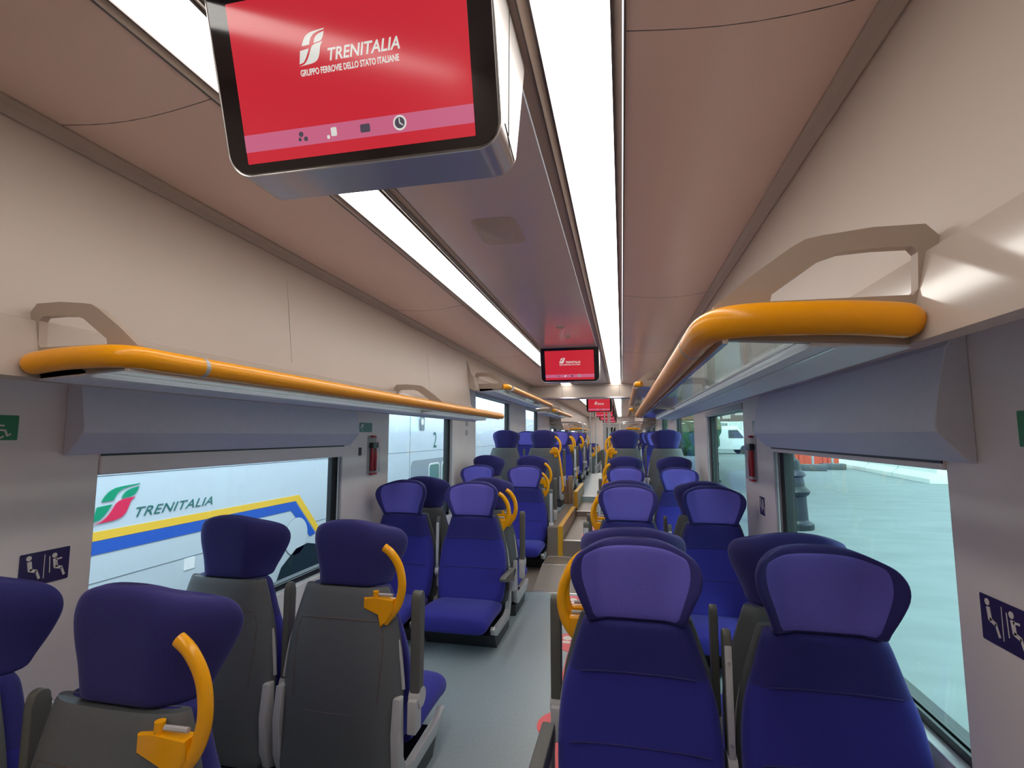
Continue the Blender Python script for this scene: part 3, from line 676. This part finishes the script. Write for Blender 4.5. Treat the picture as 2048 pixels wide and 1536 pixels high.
# poles and lobby partitions far away
poles = [(-.30, 13.9), (-.17, 14.2), (.10, 13.4), (.16, 14.6), (-.05, 22.3), (.22, 14.0)]
names = ['leftmost', 'second from the left', 'in the middle of the aisle', 'right of the middle one', 'farthest away', 'rightmost']
for (x, y), nme in zip(poles, names):
    K = empty('grab_pole', (x, y, 0), label=f'silver grab pole in the far door lobby, {nme}', cat='pole', group='lobby grab poles')
    z0 = .42 if y < 13.7 else .05
    bm = bmesh.new(); tube(bm, [(0, 0, z0), (0, 0, ZC)], .018, 12); link('tube', bm, alum, K)
    bm = bmesh.new(); cyl(bm, (0, 0, z0), (0, 0, z0 + .02), .04, 16); cyl(bm, (0, 0, ZC - .02), (0, 0, ZC), .04, 16); link('flange', bm, framem, K)
for s, nm in ((-1, 'left'), (1, 'right')):
    for y in (13.75, 15.7):
        K = empty('lobby_partition', (s * .9, y, .05), label=f'{"near" if y < 14 else "far"} {nm} partition of the door lobby with a rounded metal frame', cat='partition', group='lobby partitions')
        bm = bmesh.new(); P = [(s * .49, 0, .0), (s * .49, 0, 0), (-s * .35, 0, 0), (-s * .40, 0, .1), (-s * .40, 0, 1.55), (-s * .36, 0, 1.66), (-s * .26, 0, 1.70), (s * .49, 0, 1.70)]
        tube(bm, smoothpts([(-s * .40, 0, .0), (-s * .40, 0, 1.5), (-s * .37, 0, 1.64), (-s * .26, 0, 1.70), (s * .48, 0, 1.70)], 5), .018, 10); link('frame_tube', bm, alum, K)
        bm = bmesh.new(); box(bm, -s * .38, s * .48, -.01, .01, .02, .80); link('lower_panel', bm, framem, K, smooth=False)
        bm = bmesh.new(); box(bm, -s * .38, s * .48, -.004, .004, .80, 1.68); link('glass_panel', bm, clearp, K, smooth=False)

# ================================================================ OUTSIDE LEFT: neighbouring train
tr = mat('train_white', lin((200, 210, 218)), .35, spec=.5)
trs = mat('train_seam', lin((120, 130, 138)), .5); tgrey = mat('train_grey_door', lin((150, 160, 168)), .4)
tblue = mat('train_blue', lin((40, 92, 190)), .4); tyel = mat('train_yellow', lin((246, 196, 60)), .4)
tgreen = mat('logo_green', lin((0, 150, 110)), .4); tred = mat('logo_red', lin((226, 40, 84)), .4); ttxt = mat('lettering_green', lin((40, 110, 104)), .5)
tglass = mat('train_window', (.015, .03, .04), .08, spec=.8)
XT = -2.9
T = empty('neighbouring_train', (XT, 5, -.9), label='white train with blue and yellow stripes outside the left windows', cat='train')
bm = bmesh.new()
prism(bm, [(0, -.1), (-.06, -.3), (-2.6, -.3), (-2.66, -.1), (-2.66, 2.3), (-2.5, 2.95), (-2.1, 3.25), (-.55, 3.25), (-.16, 2.95), (-.03, 2.55), (0, 2.3)], 'y', -9, 20)
link('body', bm, tr, T, angle=30)
MT = frame_M((0.0012, -5, .9), (0, 1, 0), (0, 0, 1))     # u = world y, v = world z, n = +x ; body face at local x=0
def tf(nm, polys, m, z=0, t=.003): return flat(nm, polys, m, T, MT @ Matrix.Translation((0, 0, z)), t)
# yellow over blue stripe running along and turning down past y=4.95
tf('yellow_stripe', [[(-3.5, .703), (-3.5, .762), (4.97, .762), (5.42, .30), (5.34, .28), (4.92, .703)]], tyel)
tf('blue_stripe', [[(-3.5, .612), (-3.5, .700), (4.91, .700), (5.30, .30), (5.20, .28), (4.84, .612)]], tblue)
S = .245; ox, oy = 2.755, .812
lm = lambda k: scalepts(logo(k), S, ox, oy, 1.6)
[tf('logo_green_mark', [lm(k)], tgreen, .003) for k in ('ul', 'ur', 'll')]; tf('logo_red_mark', [lm('lr')], tred, .003)
text_mesh('side_lettering', 'TRENITALIA', .098, ttxt, T, MT @ Matrix.Translation((3.04, .818, .003)), shear=.35, sx=1.32, spacing=1.05)
tf('door_notice', [rrect(3.52, 3.62, .33, .42, .004, 2)], white, .0, .004)
bm = bmesh.new()
for z in (.43, 1.13): tube(bm, [(.001, -9, z + .9), (.001, 20, z + .9)], .003, 6)
for y in (-6.0, 2.9, 11.0): tube(bm, [(.001, y, .8), (.001, y, 3.1)], .004, 6)
link('body_joint', bm, trs, T)
tf('cab_window', [[(4.62, -.12), (4.72, .06), (4.95, .20), (5.15, .22), (5.55, .12), (5.55, -.12)]], tglass, .003)
tf('round_hatch', [circ(4.85 + .1, .33, .20, 30)], trs, .0005, .002); tf('hatch_cover', [circ(4.95, .33, .193, 30)], tr, .0030, .003)
# doors and number seen through the second window
tf('door_panel', [rrect(7.95, 10.6, -.6, .98, .12, 6)], tgrey, .0, .003)
for a, b in ((8.75, 9.3), (9.42, 9.85)): tf('door_window', [rrect(a, b, -.2, .90, .08, 6)], white, .003, .003); tf('door_window_glass', [rrect(a + .03, b - .03, -.17, .87, .07, 6)], gteal, .006, .003)
text_mesh('class_number', '2', .42, ttxt, T, MT @ Matrix.Translation((8.95, 1.18, .003)), sx=.9)
tf('side_label', [rrect(8.32, 8.52, 1.50, 1.78, .01, 2)], trs, .0, .003); tf('side_label_mark', [circ(8.42, 1.64, .06, 16)], white, .003, .002)
for k, y in enumerate((-8, -4.5, 23.0, 19.6)):   # bogies keep the body on its track
    bm = bmesh.new(); yy = y - 5 if k > 1 else y
    for xx in (-.35, -2.3): cyl(bm, (xx - .06, yy, -.42 + .0), (xx + .06, yy, -.42), .42, 28)
    box(bm, -2.3, -.35, yy - .08, yy + .08, -.47, -.37); link('wheelset', bm, dark, T, angle=40)
# ================================================================ OUTSIDE: ground, platform and its things
gm = mat('platform_concrete', lin((124, 130, 130)), .8, noise=.10, nscale=1.2, stretch=(1, 2.2, 1), bump=.1, bscale=30)
ballast = mat('track_ballast', lin((132, 128, 122)), .95, noise=.3, nscale=12)
bm = bmesh.new(); box(bm, -60, 1.62, -40, 120, -1.8, -1.74); struct(link('track_bed', bm, ballast, smooth=False)).name = 'floor_outside_left'
bm = bmesh.new(); box(bm, 1.62, 80, -40, 120, -1.8, -.06); struct(link('floor_platform', bm, gm, smooth=False))
iron = mat('dark_green_iron', lin((14, 24, 30)), .45, noise=.1, nscale=30)
def column(x, y, lab, g):
    bm = bmesh.new(); z0 = -.06
    prof = [(.0, .30), (.08, .30), (.10, .26), (.14, .235), (.40, .225), (.50, .225), (.53, .26), (.58, .275), (.62, .25), (.66, .215), (.80, .20), (.83, .235), (.87, .22), (.92, .175), (1.0, .17), (1.06, .16), (1.10, .115), (1.22, .105), (3.4, .09), (3.5, .14), (3.6, .15), (3.72, .15)]
    k = 1
    tube(bm, [(x, y, z0 + z * k - .0) for z, r in prof], [r * 1.15 for z, r in prof], 20)
    tag(link('cast_iron_column', bm, iron, angle=25), lab, 'column', g)
column(3.12, 9.05, 'ornate dark iron column on the platform close outside the first right window', 'platform columns')
column(3.2, 17.2, 'ornate dark iron column at the far edge of the second right window', 'platform columns')
conc = mat('pale_concrete', lin((235, 236, 230)), .7, noise=.04, nscale=8)
for k in range(5):     # jersey barriers
    B = bmesh.new(); x0, y0 = 9.95 + k * .33, 17.9 + k * 2.98
    prism(B, [(-.32, 0), (-.32, .14), (-.12, .32), (-.08, .75), (.08, .75), (.12, .32), (.32, .10), (.32, 0)], 'y', 0, 2.94, .01)
    o = tag(link('concrete_barrier', B, conc, angle=25), f'white concrete barrier block outside the first right window, {["nearest", "second", "third", "fourth", "fifth"][k]} of the line', 'barrier', 'concrete barriers'); o.location = (x0, y0, -.06); o.rotation_euler = (0, 0, math.radians(-6.4))
orange = mat('orange_mesh', lin((226, 92, 60)), .6, noise=.2, nscale=30)
for k, (x, y) in enumerate(((9.6, 30.0), (8.3, 23.6), (9.4, 24.6))):
    P = empty('fence_post', (x, y, -.06), label=f'grey site fence post on a concrete foot, {["farthest", "left", "right"][k]}', cat='post', group='site fence posts')
    bm = bmesh.new(); box(bm, -.04, .04, -.04, .04, .2, 2.0, .005); link('upright', bm, framem, P)
    bm = bmesh.new(); box(bm, -.45, .45, -.25, .25, 0, .26, .03); link('foot', bm, shell, P)
bm = bmesh.new(); 
for a in range(12):
    x = 7.6 + a * .2; box(bm, x, x + .205, 25.6 + .06 * math.sin(a), 25.64 + .06 * math.sin(a), -.06, 1.1)
tag(link('orange_barrier_net', bm, orange, smooth=False), 'orange plastic construction netting on the platform', 'netting')
# buildings far right seen through the second right window
facade = mat('pale_facade', lin((214, 224, 220)), .8, noise=.04, nscale=.6)
Bd = empty('station_building', (18, 62, -.06), label='pale building with rows of windows beyond the platform', cat='building')
bm = bmesh.new(); box(bm, -22, 34, 0, 12, 0, 11); link('facade', bm, facade, Bd, smooth=False)
wg_ = mat('grey_teal_pane', lin((120, 142, 142)), .2)  # one even grey-teal for the building panes
wf_ = mat('window_surround', lin((236, 240, 236)), .6)
for r_ in range(3):
    for c_ in range(16):
        x = -20 + c_ * 3.2; z = 1.0 + r_ * 3.2
        bm = bmesh.new(); box(bm, x - .15, x + 1.65, -.08, .02, z - .15, z + 2.05); wn = link('window', bm, wf_, Bd, smooth=False)
        bm = bmesh.new(); box(bm, x, x + 1.5, -.12, -.08, z, z + 1.9); link('pane', bm, wg_, wn, smooth=False)
bm = bmesh.new(); box(bm, -22.4, 34.4, -.5, 12.4, 11, 11.6); link('cornice', bm, wf_, Bd, smooth=False)
# hanging platform board + canopy beam
cb = empty('platform_canopy', (3.1, 24, 3.6), label='platform canopy beam with roof over the second right window', cat='canopy')
bm = bmesh.new(); box(bm, -.3, 3.2, -12, 10, .12, .24); link('roof', bm, framem, cb, smooth=False)
bm = bmesh.new(); box(bm, .5, .62, -12, 10, -.15, .12); link('beam', bm, iron, cb, smooth=False)
hb = empty('hanging_platform_board', (3.7, 15.6, 2.0), label='dark hanging platform board seen in the second right window', cat='sign board')
bm = bmesh.new(); box(bm, -.40, .40, -.04, .04, -.20, .20, .01); link('board', bm, armm, hb)
bm = bmesh.new(); box(bm, -.34, -.12, -.046, -.04, -.12, .08); box(bm, .0, .3, -.046, -.04, -.02, .04); link('board_marks', bm, whs, hb, smooth=False)
bm = bmesh.new(); 
for x in (-.3, .3): tube(bm, [(x, 0, .2), (x, 0, 1.71)], .012, 8)
link('hanger', bm, iron, hb)
# van, shrubs
vm = mat('van_white', lin((236, 240, 240)), .25, spec=.6)
V = empty('parked_van', (8.2, 44, -.06), rz=math.radians(4), label='white van parked beyond the platform, second right window', cat='van')
bm = bmesh.new(); prism(bm, [(-2.6, .35), (-2.6, 2.0), (-2.4, 2.2), (1.2, 2.2), (1.9, 1.35), (2.6, 1.1), (2.65, .35)], 'y', -.95, .95, .05); link('body', bm, vm, V, angle=30)
bm = bmesh.new()
for s in (-1, 1): prism(bm, [(.5, 1.25), (.5, 1.9), (1.2, 1.9), (1.62, 1.35), (1.62, 1.25)], 'y', s * .955, s * .965)
link('side_glass', bm, tglass, V, smooth=False)
for x in (-1.7, 1.7):
    for s in (-1, 1): bm = bmesh.new(); cyl(bm, (x, s * .8, .35), (x, s * .97, .35), .35, 24); link('wheel', bm, dark, V, angle=40)
leaf = mat('green_leaves', lin((52, 96, 60)), .7, noise=.35, nscale=6)
def bush(x, y, r, lab):
    bm = bmesh.new(); rnd = random.Random(int(x * 10 + y))
    bmesh.ops.create_icosphere(bm, subdivisions=4, radius=r)
    for v in bm.verts:
        d = v.co.normalized(); k = 1 + .16 * math.sin(7 * d.x + 3 * d.z) * math.cos(6 * d.y) + .10 * rnd.random(); v.co *= k; v.co.z = v.co.z * 1.15
    tag(link('shrub', bm, leaf, loc=(x, y, r * .9), angle=10), lab, 'shrub', 'shrubs beyond the platform')
bush(5.6, 40, 1.8, 'green shrub in the third right window, nearer one'); bush(3.6, 50, 2.2, 'green shrub in the third right window, farther one')
